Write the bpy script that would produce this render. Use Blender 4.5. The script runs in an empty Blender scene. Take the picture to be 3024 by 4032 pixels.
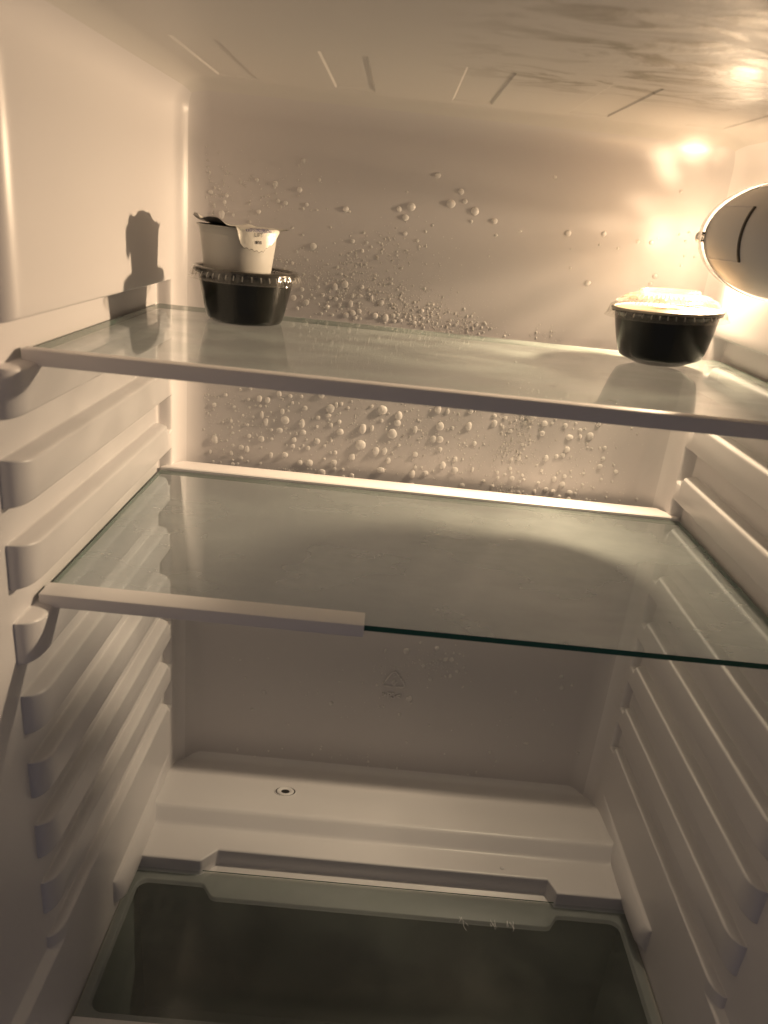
import bpy, math, random
import numpy as np
from mathutils import Matrix, Vector, noise as mnoise
S=bpy.context.scene; COL=S.collection
# ------------------------------------------------------------ camera
W=0.43; P_=0.045982; GH=0.02044; YE=-0.030; YN=-0.2930; ZC=0.166; RC=0.024; ZG=-0.4535
cd=bpy.data.cameras.new('camera'); cam=bpy.data.objects.new('camera',cd); COL.objects.link(cam)
r=Vector((0.9949789,0.0204870,0.0979656)); u=Vector((-0.0987788,0.3586230,0.9282415)); f=Vector((0.0161159,0.9332576,-0.3588460))
cam.matrix_world=Matrix(((r.x,u.x,-f.x,0.174338),(r.y,u.y,-f.y,-0.649112),(r.z,u.z,-f.z,0.084127),(0,0,0,1)))
cd.sensor_fit='VERTICAL'; cd.sensor_height=36; cd.lens=3005.5/4032*36; cd.clip_start=.01; cd.clip_end=20
cd.dof.use_dof=True; cd.dof.focus_distance=.60; cd.dof.aperture_fstop=9.0
S.camera=cam
# ------------------------------------------------------------ world: a dim room outside the open door
w=bpy.data.worlds.new('World'); S.world=w; w.use_nodes=True
bg=w.node_tree.nodes['Background']; bg.inputs[0].default_value=(.96,.88,.98,1); bg.inputs[1].default_value=.080
S.view_settings.view_transform='Standard'; S.view_settings.look='None'; S.view_settings.exposure=0; S.view_settings.gamma=1
S.cycles.max_bounces=18; S.cycles.diffuse_bounces=12; S.cycles.glossy_bounces=6; S.cycles.transparent_max_bounces=24
S.cycles.sample_clamp_indirect=6; S.cycles.caustics_reflective=False; S.cycles.caustics_refractive=False
# ------------------------------------------------------------ the fridge lamp's light
LP=Vector((.413,-.036,.100)); POWER=7.9
ld=bpy.data.lights.new('lamp_light','POINT'); ld.energy=POWER; ld.color=(1,.72,.465); ld.shadow_soft_size=.007
ld.use_nodes=True; nt=ld.node_tree; N=nt.nodes; L=nt.links; N.clear()
def nd(nt,t,**k):
    n=nt.nodes.new(t)
    for a,b in k.items(): setattr(n,a,b)
    return n
out=nd(nt,'ShaderNodeOutputLight'); em=nd(nt,'ShaderNodeEmission'); L.new(em.outputs[0],out.inputs[0])
geo=nd(nt,'ShaderNodeNewGeometry'); sep=nd(nt,'ShaderNodeSeparateXYZ'); L.new(geo.outputs['Normal'],sep.inputs[0])
at=nd(nt,'ShaderNodeMath',operation='ARCTAN2'); L.new(sep.outputs['Z'],at.inputs[0]); L.new(sep.outputs['X'],at.inputs[1])
cs=nd(nt,'ShaderNodeMath',operation='ABSOLUTE'); L.new(at.outputs[0],cs.inputs[0])
sg=nd(nt,'ShaderNodeMath',operation='SIGN'); L.new(at.outputs[0],sg.inputs[0])
cmb=nd(nt,'ShaderNodeCombineXYZ'); L.new(cs.outputs[0],cmb.inputs[0]); L.new(sg.outputs[0],cmb.inputs[1])
no=nd(nt,'ShaderNodeTexNoise'); no.inputs['Scale'].default_value=8.5; no.inputs['Detail'].default_value=4; no.inputs['Roughness'].default_value=.65
L.new(cmb.outputs[0],no.inputs['Vector'])
mr=nd(nt,'ShaderNodeMapRange'); mr.inputs['From Min'].default_value=.3; mr.inputs['From Max'].default_value=.7; mr.inputs['To Min'].default_value=.50; mr.inputs['To Max'].default_value=1.50
L.new(no.outputs['Fac'],mr.inputs[0])
# the cover and ribbed lens throw the light sideways and down, little of it up or straight back
def fall(sock,start,k):
    a=nd(nt,'ShaderNodeMath',operation='SUBTRACT'); L.new(sock,a.inputs[0]); a.inputs[1].default_value=start
    b=nd(nt,'ShaderNodeMath',operation='MAXIMUM'); L.new(a.outputs[0],b.inputs[0]); b.inputs[1].default_value=0
    c=nd(nt,'ShaderNodeMath',operation='MULTIPLY'); L.new(b.outputs[0],c.inputs[0]); c.inputs[1].default_value=-k
    d=nd(nt,'ShaderNodeMath',operation='EXPONENT'); L.new(c.outputs[0],d.inputs[0]); return d.outputs[0]
def mul(a,b):
    m=nd(nt,'ShaderNodeMath',operation='MULTIPLY'); L.new(a,m.inputs[0]); L.new(b,m.inputs[1]); return m.outputs[0]
fy=fall(sep.outputs['Y'],.03,11.5); fz=fall(sep.outputs['Z'],.11,9.5); fx=fall(sep.outputs['X'],-.35,3.5)
tot=mul(mul(fy,fz),fx); 
dn=nd(nt,'ShaderNodeMapRange'); dn.inputs['From Min'].default_value=.05; dn.inputs['From Max'].default_value=-.55; dn.inputs['To Min'].default_value=.95; dn.inputs['To Max'].default_value=2.5; L.new(sep.outputs['Z'],dn.inputs[0]); tot=mul(tot,dn.outputs[0])
ad=nd(nt,'ShaderNodeMath',operation='ADD'); L.new(tot,ad.inputs[0]); ad.inputs[1].default_value=.004
def lobe(d,k,amt):
    v=Vector(d).normalized(); dp=nd(nt,'ShaderNodeVectorMath',operation='DOT_PRODUCT'); L.new(geo.outputs['Normal'],dp.inputs[0]); dp.inputs[1].default_value=v
    a=nd(nt,'ShaderNodeMath',operation='MAXIMUM'); L.new(dp.outputs['Value'],a.inputs[0]); a.inputs[1].default_value=0
    b=nd(nt,'ShaderNodeMath',operation='POWER'); L.new(a.outputs[0],b.inputs[0]); b.inputs[1].default_value=k
    c=nd(nt,'ShaderNodeMath',operation='MULTIPLY'); L.new(b.outputs[0],c.inputs[0]); c.inputs[1].default_value=amt; return c.outputs[0]
def add(a,b):
    m=nd(nt,'ShaderNodeMath',operation='ADD'); L.new(a,m.inputs[0]); L.new(b,m.inputs[1]); return m.outputs[0]
# the lens ribs streak only the light that grazes the back wall
wy=nd(nt,'ShaderNodeMapRange'); wy.interpolation_type='SMOOTHSTEP'; wy.inputs['From Min'].default_value=.0; wy.inputs['From Max'].default_value=.14; L.new(sep.outputs['Y'],wy.inputs[0])
mxs=nd(nt,'ShaderNodeMix'); mxs.inputs[2].default_value=1; L.new(wy.outputs[0],mxs.inputs[0]); L.new(mr.outputs[0],mxs.inputs[3])
tot=mul(mxs.outputs[0],ad.outputs[0])
iv=nd(nt,'ShaderNodeMath',operation='SUBTRACT'); iv.inputs[0].default_value=1; L.new(lobe((-.043,-.055,-.052),42,.90),iv.inputs[1]); tot=mul(tot,iv.outputs[0])
for d_,k_,a_ in (((-.036,.036,.000),160,.035),((-.034,.036,-.012),400,.07),((-.040,.036,.043),260,.16),((-.025,.036,.062),140,.08),((-.052,.036,.014),300,.05),((-.075,.036,-.004),500,.07)): tot=add(tot,lobe(d_,k_,a_))
L.new(tot,em.inputs['Strength'])
lo=bpy.data.objects.new('lamp_light',ld); COL.objects.link(lo); lo.location=LP

# ------------------------------------------------------------ materials
def mat(name): 
    m=bpy.data.materials.new(name); m.use_nodes=True; m.node_tree.nodes.clear(); return m,m.node_tree
def princ(name,col,rough=.4,spec=.5,bump=None,colvar=None,sub=0,coat=0,trans=0):
    m,nt=mat(name); L=nt.links
    o=nd(nt,'ShaderNodeOutputMaterial'); b=nd(nt,'ShaderNodeBsdfPrincipled'); L.new(b.outputs[0],o.inputs[0])
    b.inputs['Base Color'].default_value=(*col,1); b.inputs['Roughness'].default_value=rough
    b.inputs['Specular IOR Level'].default_value=spec
    b.inputs['Coat Weight'].default_value=coat
    b.inputs['Transmission Weight'].default_value=trans
    tc=nd(nt,'ShaderNodeTexCoord')
    if bump:
        for i,(sc,st,di) in enumerate(bump):
            n=nd(nt,'ShaderNodeTexNoise'); n.inputs['Scale'].default_value=sc; n.inputs['Detail'].default_value=3
            L.new(tc.outputs['Object'],n.inputs['Vector'])
            bp=nd(nt,'ShaderNodeBump'); bp.inputs['Strength'].default_value=st; bp.inputs['Distance'].default_value=di
            L.new(n.outputs['Fac'],bp.inputs['Height'])
            if i: L.new(prev.outputs[0],bp.inputs['Normal'])
            prev=bp
        L.new(prev.outputs[0],b.inputs['Normal'])
    if colvar:
        sc,amt,tint=colvar
        n=nd(nt,'ShaderNodeTexNoise'); n.inputs['Scale'].default_value=sc; n.inputs['Detail'].default_value=5
        L.new(tc.outputs['Object'],n.inputs['Vector'])
        mx=nd(nt,'ShaderNodeMix',data_type='RGBA'); mx.inputs[6].default_value=(*col,1); mx.inputs[7].default_value=(*[c*t for c,t in zip(col,tint)],1)
        m2=nd(nt,'ShaderNodeMapRange'); m2.inputs['From Min'].default_value=.4; m2.inputs['From Max'].default_value=.7; m2.inputs['To Max'].default_value=amt
        L.new(n.outputs['Fac'],m2.inputs[0]); L.new(m2.outputs[0],mx.inputs[0]); L.new(mx.outputs[2],b.inputs['Base Color'])
        mr=nd(nt,'ShaderNodeMapRange'); mr.inputs['To Min'].default_value=rough*.8; mr.inputs['To Max'].default_value=rough*1.25
        L.new(n.outputs['Fac'],mr.inputs[0]); L.new(mr.outputs[0],b.inputs['Roughness'])
    return m
LC=(.67,.65,.655)
M={}
M['liner']=princ('liner_plastic',LC,.33,.5,bump=[(22,.05,.001),(900,.05,.0002)],colvar=(6,.35,(.96,.955,.94)))
M['back']=princ('shaded_liner_plastic',(.585,.565,.57),.33,.5,bump=[(22,.05,.001),(900,.05,.0002)],colvar=(6,.35,(.96,.955,.94)))  # liner plastic painted darker for the back wall's shade, so beads stand out
M['trim']=princ('trim_plastic',(.72,.70,.70),.42,.4,bump=[(1200,.08,.0001)])
M['black']=princ('black_plastic',(.010,.010,.008),.22,.5,bump=[(300,.05,.0003)])
M['cup']=princ('white_cup_plastic',(.50,.49,.46),.38,.4,bump=[(500,.05,.0002)])
M['foil']=princ('foil_paper',(.70,.68,.62),.36,.6,bump=[(160,.5,.0008),(500,.2,.0003)])
M['foil_under']=princ('foil_underside',(.10,.095,.09),.35,.6,bump=[(200,.4,.0006)])
M['ink_black']=princ('black_ink',(.012,.012,.02),.5)
M['ink_blue']=princ('blue_ink',(.05,.045,.23),.5)
M['shade']=princ('lamp_shade_plastic',(.78,.76,.74),.55,.4,bump=[(700,.05,.0002)])
M['dark']=princ('dark_drawer_plastic',(.21,.225,.21),.45,.35,colvar=(6,.8,(.6,.7,.6)))  # dark grey-green, tone varied at random
M['frame']=princ('cover_frame_plastic',(.30,.30,.285),.4)
M['rim2']=princ('cup_rim_plastic',(.06,.055,.05),.4)
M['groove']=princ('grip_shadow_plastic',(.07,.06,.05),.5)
M['hole']=princ('dark_hole',(.015,.013,.012),.6)
M['lid_cream']=princ('cream_filling',(.27,.215,.14),.5)
def schlick(nt,f0):
    L=nt.links; g=nd(nt,'ShaderNodeNewGeometry'); d=nd(nt,'ShaderNodeVectorMath',operation='DOT_PRODUCT'); L.new(g.outputs['Normal'],d.inputs[0]); L.new(g.outputs['Incoming'],d.inputs[1])
    a=nd(nt,'ShaderNodeMath',operation='ABSOLUTE'); L.new(d.outputs['Value'],a.inputs[0])
    b=nd(nt,'ShaderNodeMath',operation='SUBTRACT'); b.inputs[0].default_value=1; L.new(a.outputs[0],b.inputs[1])
    c=nd(nt,'ShaderNodeMath',operation='POWER'); L.new(b.outputs[0],c.inputs[0]); c.inputs[1].default_value=5
    e=nd(nt,'ShaderNodeMath',operation='MULTIPLY_ADD'); L.new(c.outputs[0],e.inputs[0]); e.inputs[1].default_value=1-f0; e.inputs[2].default_value=f0
    return e
def glass(name,tint,frost,fcol,rough=.02,fres=1.5,noise=(14,3),lo=.15,bumpst=.0,aniso=(1,1,1)):
    m,nt=mat(name); L=nt.links
    o=nd(nt,'ShaderNodeOutputMaterial'); tr=nd(nt,'ShaderNodeBsdfTransparent'); tr.inputs[0].default_value=(*tint,1)
    gl=nd(nt,'ShaderNodeBsdfGlossy'); gl.inputs['Roughness'].default_value=rough; fr=schlick(nt,((fres-1)/(fres+1))**2*1.6)
    mx=nd(nt,'ShaderNodeMixShader'); L.new(fr.outputs[0],mx.inputs[0]); L.new(tr.outputs[0],mx.inputs[1]); L.new(gl.outputs[0],mx.inputs[2])
    df=nd(nt,'ShaderNodeBsdfDiffuse'); df.inputs[0].default_value=(*fcol,1); tl=nd(nt,'ShaderNodeBsdfTranslucent'); tl.inputs[0].default_value=(*fcol,1)
    m2=nd(nt,'ShaderNodeMixShader'); m2.inputs[0].default_value=.5; L.new(df.outputs[0],m2.inputs[1]); L.new(tl.outputs[0],m2.inputs[2])
    tc=nd(nt,'ShaderNodeTexCoord'); mp=nd(nt,'ShaderNodeMapping'); mp.inputs['Scale'].default_value=aniso; L.new(tc.outputs['Object'],mp.inputs[0])
    n=nd(nt,'ShaderNodeTexNoise'); n.inputs['Scale'].default_value=noise[0]; n.inputs['Detail'].default_value=noise[1]; n.inputs['Roughness'].default_value=.55; n.inputs['Distortion'].default_value=.15
    L.new(mp.outputs[0],n.inputs['Vector'])
    mr=nd(nt,'ShaderNodeMapRange'); mr.inputs['From Min'].default_value=.38; mr.inputs['From Max'].default_value=.68; mr.inputs['To Min'].default_value=frost*lo; mr.inputs['To Max'].default_value=frost
    L.new(n.outputs['Fac'],mr.inputs[0])
    m3=nd(nt,'ShaderNodeMixShader'); L.new(mr.outputs[0],m3.inputs[0]); L.new(mx.outputs[0],m3.inputs[1]); L.new(m2.outputs[0],m3.inputs[2])
    L.new(m3.outputs[0],o.inputs[0])
    if bumpst:
        bp=nd(nt,'ShaderNodeBump'); bp.inputs['Strength'].default_value=bumpst; bp.inputs['Distance'].default_value=.0004
        L.new(n.outputs['Fac'],bp.inputs['Height']); L.new(bp.outputs[0],gl.inputs['Normal'])
    return m
M['glass1']=glass('dewy_shelf_glass',(.935,.965,.975),.28,(.67,.77,.73),.045,1.52,(14,4),.35,.08,(1,2.5,1))
M['glass2']=glass('cloudy_shelf_glass',(.925,.955,.975),.44,(.64,.70,.675),.15,1.52,(7,5),.50,.15,(1,1.6,1))
M['glass3']=glass('cover_glass',(.93,.95,.96),.20,(.52,.58,.52),.12,1.5,(20,6),.4,.05)
m_,nt=mat('glass_underside'); t_=nd(nt,'ShaderNodeBsdfTransparent'); t_.inputs[0].default_value=(.965,.98,.995,1); o_=nd(nt,'ShaderNodeOutputMaterial'); nt.links.new(t_.outputs[0],o_.inputs[0]); M['glass_under']=m_
M['edge']=princ('green_glass_edge',(.010,.085,.055),.12,.5)
M['lid']=glass('clear_lid_plastic',(.95,.94,.92),.06,(.8,.76,.7),.10,1.5,(60,3),.5)
M['crown']=glass('lid_crown_plastic',(.93,.90,.85),.20,(.74,.66,.54),.12,1.55,(60,3),.7)
M['flute']=glass('lid_flute_plastic',(.95,.94,.92),.55,(.85,.82,.78),.08,1.7,(60,3),.8)
M['lens']=glass('clear_lens_plastic',(.97,.97,.96),.03,(.9,.9,.9),.05,1.45,(60,3),.5)
M['lens_rim']=princ('clear_rim_plastic',(.95,.93,.9),.08,.6,trans=.75)
# water beads
def water():
    m,nt=mat('water_bead'); L=nt.links
    o=nd(nt,'ShaderNodeOutputMaterial'); tr=nd(nt,'ShaderNodeBsdfTransparent'); df=nd(nt,'ShaderNodeBsdfPrincipled')
    df.inputs['Base Color'].default_value=(.99,.985,.975,1); df.inputs['Roughness'].default_value=.06; df.inputs['Specular IOR Level'].default_value=.6; df.inputs['Coat Weight'].default_value=1; df.inputs['Coat Roughness'].default_value=.03
    df.inputs['Subsurface Weight'].default_value=1.0; df.inputs['Subsurface Radius'].default_value=(1,1,1); df.inputs['Subsurface Scale'].default_value=.0022
    tl=nd(nt,'ShaderNodeBsdfTranslucent'); tl.inputs[0].default_value=(.85,.82,.78,1)
    a=nd(nt,'ShaderNodeMixShader'); a.inputs[0].default_value=.35; L.new(df.outputs[0],a.inputs[1]); L.new(tl.outputs[0],a.inputs[2])
    lw=nd(nt,'ShaderNodeLayerWeight'); lw.inputs[0].default_value=.35
    mr=nd(nt,'ShaderNodeMapRange'); mr.inputs['To Min'].default_value=.90; mr.inputs['To Max'].default_value=.97; L.new(lw.outputs['Facing'],mr.inputs[0])
    b=nd(nt,'ShaderNodeMixShader'); L.new(mr.outputs[0],b.inputs[0]); L.new(tr.outputs[0],b.inputs[1]); L.new(a.outputs[0],b.inputs[2]); L.new(b.outputs[0],o.inputs[0])
    return m
M['water']=water()
def puddle():
    m,nt=mat('thin_water'); L=nt.links
    o=nd(nt,'ShaderNodeOutputMaterial'); tr=nd(nt,'ShaderNodeBsdfTransparent'); tr.inputs[0].default_value=(.90,.90,.92,1)
    gl=nd(nt,'ShaderNodeBsdfGlossy'); gl.inputs['Roughness'].default_value=.04; fr=schlick(nt,.03)
    mx=nd(nt,'ShaderNodeMixShader'); L.new(fr.outputs[0],mx.inputs[0]); L.new(tr.outputs[0],mx.inputs[1]); L.new(gl.outputs[0],mx.inputs[2]); L.new(mx.outputs[0],o.inputs[0])
    return m
M['puddle']=puddle()
def ceiling_mat():
    m,nt=mat('damp_ceiling_plastic'); L=nt.links
    o=nd(nt,'ShaderNodeOutputMaterial'); b=nd(nt,'ShaderNodeBsdfPrincipled'); L.new(b.outputs[0],o.inputs[0])
    b.inputs['Specular IOR Level'].default_value=.35
    tc=nd(nt,'ShaderNodeTexCoord'); mp=nd(nt,'ShaderNodeMapping'); mp.inputs['Scale'].default_value=(1,2.2,1); L.new(tc.outputs['Object'],mp.inputs[0])
    n=nd(nt,'ShaderNodeTexNoise'); n.inputs['Scale'].default_value=17; n.inputs['Detail'].default_value=9; n.inputs['Roughness'].default_value=.66; n.inputs['Distortion'].default_value=1.1
    L.new(mp.outputs[0],n.inputs['Vector'])
    sx=nd(nt,'ShaderNodeSeparateXYZ'); L.new(tc.outputs['Object'],sx.inputs[0])
    # the damp patch lies on the right half, away from the back wall, with a ragged border
    mx=nd(nt,'ShaderNodeMapRange'); mx.interpolation_type='SMOOTHSTEP'; mx.inputs['From Min'].default_value=.17; mx.inputs['From Max'].default_value=.29; L.new(sx.outputs['X'],mx.inputs[0])
    my=nd(nt,'ShaderNodeMapRange'); my.interpolation_type='SMOOTHSTEP'; my.inputs['From Min'].default_value=-.09; my.inputs['From Max'].default_value=-.17; L.new(sx.outputs['Y'],my.inputs[0])
    mm=nd(nt,'ShaderNodeMath',operation='MULTIPLY'); L.new(mx.outputs[0],mm.inputs[0]); L.new(my.outputs[0],mm.inputs[1])
    sm=nd(nt,'ShaderNodeMapRange'); sm.interpolation_type='SMOOTHSTEP'; sm.inputs['From Min'].default_value=.46; sm.inputs['From Max'].default_value=.60; L.new(n.outputs['Fac'],sm.inputs[0])
    k=nd(nt,'ShaderNodeMath',operation='MULTIPLY'); L.new(mm.outputs[0],k.inputs[0]); L.new(sm.outputs[0],k.inputs[1])
    cx=nd(nt,'ShaderNodeMix',data_type='RGBA'); cx.inputs[6].default_value=(.60,.585,.565,1); cx.inputs[7].default_value=(.22,.20,.16,1); L.new(k.outputs[0],cx.inputs[0]); L.new(cx.outputs[2],b.inputs['Base Color'])  # dark tone paints in the wet film's reflections
    rr=nd(nt,'ShaderNodeMapRange'); rr.inputs['To Min'].default_value=.46; rr.inputs['To Max'].default_value=.34; L.new(k.outputs[0],rr.inputs[0]); L.new(rr.outputs[0],b.inputs['Roughness'])
    st=nd(nt,'ShaderNodeMath',operation='MULTIPLY'); st.inputs[1].default_value=.5; L.new(mm.outputs[0],st.inputs[0])
    bp=nd(nt,'ShaderNodeBump'); bp.inputs['Distance'].default_value=.004; L.new(st.outputs[0],bp.inputs['Strength']); L.new(n.outputs['Fac'],bp.inputs['Height']); L.new(bp.outputs[0],b.inputs['Normal'])
    return m
M['ceiling']=ceiling_mat()

# ------------------------------------------------------------ helpers
def link(name,verts,faces,m,parent=None,smooth=True,loc=None):
    me=bpy.data.meshes.new(name); me.from_pydata([tuple(v) for v in verts],[],[tuple(f) for f in faces]); me.update()
    if m: me.materials.append(m)
    if smooth: me.polygons.foreach_set('use_smooth',[True]*len(me.polygons))
    o=bpy.data.objects.new(name,me); COL.objects.link(o)
    if parent: o.parent=parent
    if loc is not None: o.location=loc
    return o
def thing(name,label,cat,loc=(0,0,0),rot=(0,0,0),group=None):
    o=bpy.data.objects.new(name,None); COL.objects.link(o); o.location=loc; o.rotation_euler=rot; o.empty_display_size=.02
    o['label']=label; o['category']=cat
    if group:o['group']=group
    return o
def tag(o,label,cat,group=None):
    o['label']=label;o['category']=cat
    if group:o['group']=group
    return o
def struct(o,label=None):
    o['kind']='structure'
    if label:o['label']=label
    return o
def grid_faces(nu,nv,flip=False):
    F=[]
    for i in range(nu-1):
        for j in range(nv-1):
            a=i*nv+j; q=(a,a+1,a+nv+1,a+nv); F.append(q[::-1] if flip else q)
    return F
def lathe(prof,n=96,fn=None,close=False):
    V=[];F=[]
    for i in range(n):
        t=2*math.pi*i/n
        for k,(rr,z) in enumerate(prof):
            if fn: rr,z=fn(t,k,rr,z)
            V.append((rr*math.cos(t),rr*math.sin(t),z))
    m=len(prof)
    for i in range(n):
        for k in range(m-1 if not close else m):
            a=i*m+k; b=i*m+(k+1)%m; c=((i+1)%n)*m+(k+1)%m; d=((i+1)%n)*m+k
            F.append((a,d,c,b))
    return V,F
def box_prof(prof,x0,x1):
    """extrude a (y,z) closed profile along x, with end caps"""
    n=len(prof); V=[(x0,y,z) for y,z in prof]+[(x1,y,z) for y,z in prof]
    F=[(i,(i+1)%n,n+(i+1)%n,n+i) for i in range(n)]
    F+= [tuple(range(n))[::-1],tuple(range(n,2*n))]
    return V,F
def bevel(o,wd=.0005,seg=2):
    b=o.modifiers.new('bevel','BEVEL'); b.width=wd; b.segments=seg; b.limit_method='ANGLE'; b.angle_limit=math.radians(35)
    return o
def flat(o):
    for p in o.data.polygons:p.use_smooth=False
    return o
def smooth_by_angle(o,deg=35):
    o.data.polygons.foreach_set('use_smooth',[True]*len(o.data.polygons))
    if hasattr(o.data,'set_sharp_from_angle'): o.data.set_sharp_from_angle(angle=math.radians(deg))
    return o
def rounded(p):
    """fold a point of the box (open to the front and below) onto its rounded inner skin"""
    q=Vector((min(max(p[0],RC),W-RC),min(p[1],-RC),min(p[2],ZC-RC))); d=Vector(p)-q
    if d.length<1e-9: return Vector(p)
    # only where at least two faces meet
    return q+d.normalized()*RC if (abs(d.x)>1e-9)+(abs(d.y)>1e-9)+(abs(d.z)>1e-9)>1 else Vector(p)
arc=[RC*(1-math.tan(math.radians(a))) for a in np.linspace(0,45,13)]   # distances from the box edge, tangent-spaced
arc=sorted(set(round(RC-RC*math.tan(math.radians(a)),6) for a in np.linspace(0,45,13)))
# ------------------------------------------------------------ side walls with moulded shelf ribs (a relief of depth D)
def q(t): t=min(max(t,0),1); return math.sqrt(max(0,1-(1-t)**2))
def ss(t): t=min(max(t,0),1); return t*t*(3-2*t)
def D(z): 
    a=min(max((-.12-z)/.25,0),1); return .0112-.0042*a
ZJ=-8*P_
RAIL=(-.447,-.424,-.196)
def relief(y,z):
    h=1.0
    # front flange beyond the rib noses
    if y<YN+.017: h=min(h,q((y-YN)/.016))
    # slots the shelves slide into
    for k in range(9):
        z0=-k*P_; z1=z0+GH
        dz=max(z0-z,z-z1); dy=y-YE
        zz0=z0-.007 if y>YE-.009 else z0
        dz=max(zz0-z,z-z1)
        if y>YE-.012 and y<=YE-.009 and z<z0:  # little stop pocket's front wall
            dp=max(z0-.007-z,(YE-.009)-y); d=min(max(z0-z,z-z1),math.hypot(max(z0-.007-z,0),max(YE-.009-y,0)))
        else: d=math.hypot(max(dz,0),max(dy,0)) if (dz>0 or dy>0) else -1
        if dz<.004: h=min(h,q(d/.0028) if d>0 else 0)
    fl=ss((ZJ-.009-z)/.004)
    h=max(h,fl)
    x=-D(z)*(1-h)
    # low rail that keeps the crisper cover down
    if y>RAIL[2]-.002 and RAIL[0]-.001<z<RAIL[1]+.001:
        a=ss((-.032-y)/.09)*q((RAIL[1]-z)/.016)*q((z-RAIL[0])/.003)*q((y-RAIL[2])/.015)
        x+=.0085*a
    return x
def lines(base,marks,rev=False):
    s=set(round(b,6) for b in base)
    for m_,offs in marks:
        for o_ in offs: s.add(round(m_+o_,6))
    return sorted(s)
fo=(0,.00004,.00018,.00045,.0009,.0015,.0022,.003)
yl=lines([-.50,-.46,-.42,-.38,-.35,-.33,-.315,-.30,-.2945]+list(np.linspace(-.27,-.05,12)),
   [(YN,(-.0006,0,.00005,.0002,.0006,.0012,.002,.003,.0043,.006,.008,.0105,.0132,.016,.0175)),
    (YE,(-.0006,)+fo),(YE-.009,(.0006,)+tuple(-t for t in fo)+(-.0035,)),
    (RAIL[2],(-.001,0,.0003,.0009,.002,.0035,.0055,.009)),(0,tuple(-a for a in arc))])
yl=[y for y in yl if y<=0]
zl=[ZC-a for a in arc]+list(np.linspace(.03,ZC-RC-.01,6))
mk=[]
for k in range(9):
    mk+= [(-k*P_,(.0006,.005,)+tuple(-t for t in fo)+(-.0045,)),(-k*P_-.007,tuple(-t for t in fo)+(.0005,)),(-k*P_+GH,(-.0006,-.005)+fo),(-k*P_+GH/2,(0,))]
mk+=[(ZJ-.009,(.0005,0,-.001,-.002,-.003,-.004,-.005,-.008)),(RAIL[1],(.001,0,-.0003,-.001,-.002,-.004,-.0065,-.0095,-.013,-.016)),(RAIL[0],(-.001,0,.0003,.001,.002,.003))]
zl=lines(list(zl)+[-.41,-.46,-.48,-.52,-.58,-.64],mk)
def side_wall(name,mirror):
    ny,nz=len(yl),len(zl); V=[]
    for y in yl:
        for z in zl:
            if y>-RC-1e-7 or z>ZC-RC-1e-7:
                p=rounded((0,y,z)); 
                if z<=ZC-RC: p.x+=0
            else: p=Vector((relief(y,z),y,z))
            V.append((W-p.x,p.y,p.z) if mirror else tuple(p))
    F=grid_faces(ny,nz,flip=mirror)
    fl=[[] for _ in range(10)]; rest=[]
    for idx,fc in enumerate(F):
        i=idx//(nz-1); j=idx%(nz-1)
        yc=.5*(yl[i]+yl[i+1]); zc=.5*(zl[j]+zl[j+1])
        k=0
        if YN-.0006<yc<YE+.0028+.0001 and zc<GH/2:
            for kk in range(1,9):
                if -kk*P_+GH/2<zc<-(kk-1)*P_+GH/2: k=kk
            if -.41<zc<-8*P_+GH/2: k=9
        (fl[k] if k else rest).append(fc)
    def sub(nm,faces,parent=None):
        ids=sorted(set(v for f_ in faces for v in f_)); mp={v:i for i,v in enumerate(ids)}
        return link(nm,[V[v] for v in ids],[tuple(mp[v] for v in f_) for f_ in faces],M['liner'],parent)
    wl=sub(name,rest); 
    for k in range(1,10): sub('support_rib',fl[k],wl)
    return struct(wl)
lw=side_wall('left_wall',False); rw=side_wall('right_wall',True)
# back wall
def lin(a,b,n): return list(np.linspace(a,b,n))
xl=sorted(set([round(a,6) for a in arc]+[round(W-a,6) for a in arc]+[round(v,6) for v in lin(RC,W-RC,20)]))
zb=sorted(set([round(ZC-a,6) for a in arc]+[round(v,6) for v in lin(-.62,ZC-RC,30)]))
V=[tuple(rounded((x,0,z))) for x in xl for z in zb]
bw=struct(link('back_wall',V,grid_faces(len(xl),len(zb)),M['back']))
PADS=[(.0355+.0835*k,.0640+.0835*k,-.162,-.034) for k in range(5)]
def cz_(x,y):
    e=0
    for x0,x1,y0,y1 in PADS:
        if x1>W-RC: x1=W-RC-.002
        d=min(x-x0,x1-x,y-y0,(y1-y)*.25)
        if d>0: e=max(e,.0010*ss(d/.0013))
    return e
xo=(-.0006,0,.0003,.0006,.0009,.0013,.0018)
xc=list(xl); yc_=[-a for a in arc]+lin(-.50,-.18,10)+lin(-.15,-.06,5)
for x0,x1,y0,y1 in PADS: xc+= [x0+o_ for o_ in xo]+[min(x1,W-RC-.002)-o_ for o_ in xo]
yc_+=[-.162+o_ for o_ in xo]+[-.034-o_*4 for o_ in xo]
xc=sorted(set(round(v,6) for v in xc)); ycl=sorted(set(round(v,6) for v in yc_))
V=[]
for x in xc:
    for y in ycl:
        p=rounded((x,y,ZC)); V.append((p.x,p.y,p.z+cz_(x,y)))
F=grid_faces(len(xc),len(ycl),flip=True); grp=[[] for _ in range(6)]
for idx,fc in enumerate(F):
    i_,j_=divmod(idx,len(ycl)-1); xm=.5*(xc[i_]+xc[i_+1]); ym=.5*(ycl[j_]+ycl[j_+1]); g_=0
    for n_,(x0,x1,y0,y1) in enumerate(PADS):
        if x0-.0005<xm<x1+.0005 and y0-.0005<ym<y1+.0005: g_=n_+1
    grp[g_].append(fc)
def subm(nm,faces,m,parent=None):
    ids=sorted(set(v for f_ in faces for v in f_)); mp={v:i for i,v in enumerate(ids)}
    return link(nm,[V[v] for v in ids],[tuple(mp[v] for v in f_) for f_ in faces],m,parent)
ce=struct(subm('ceiling',grp[0],M['ceiling']))
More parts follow.
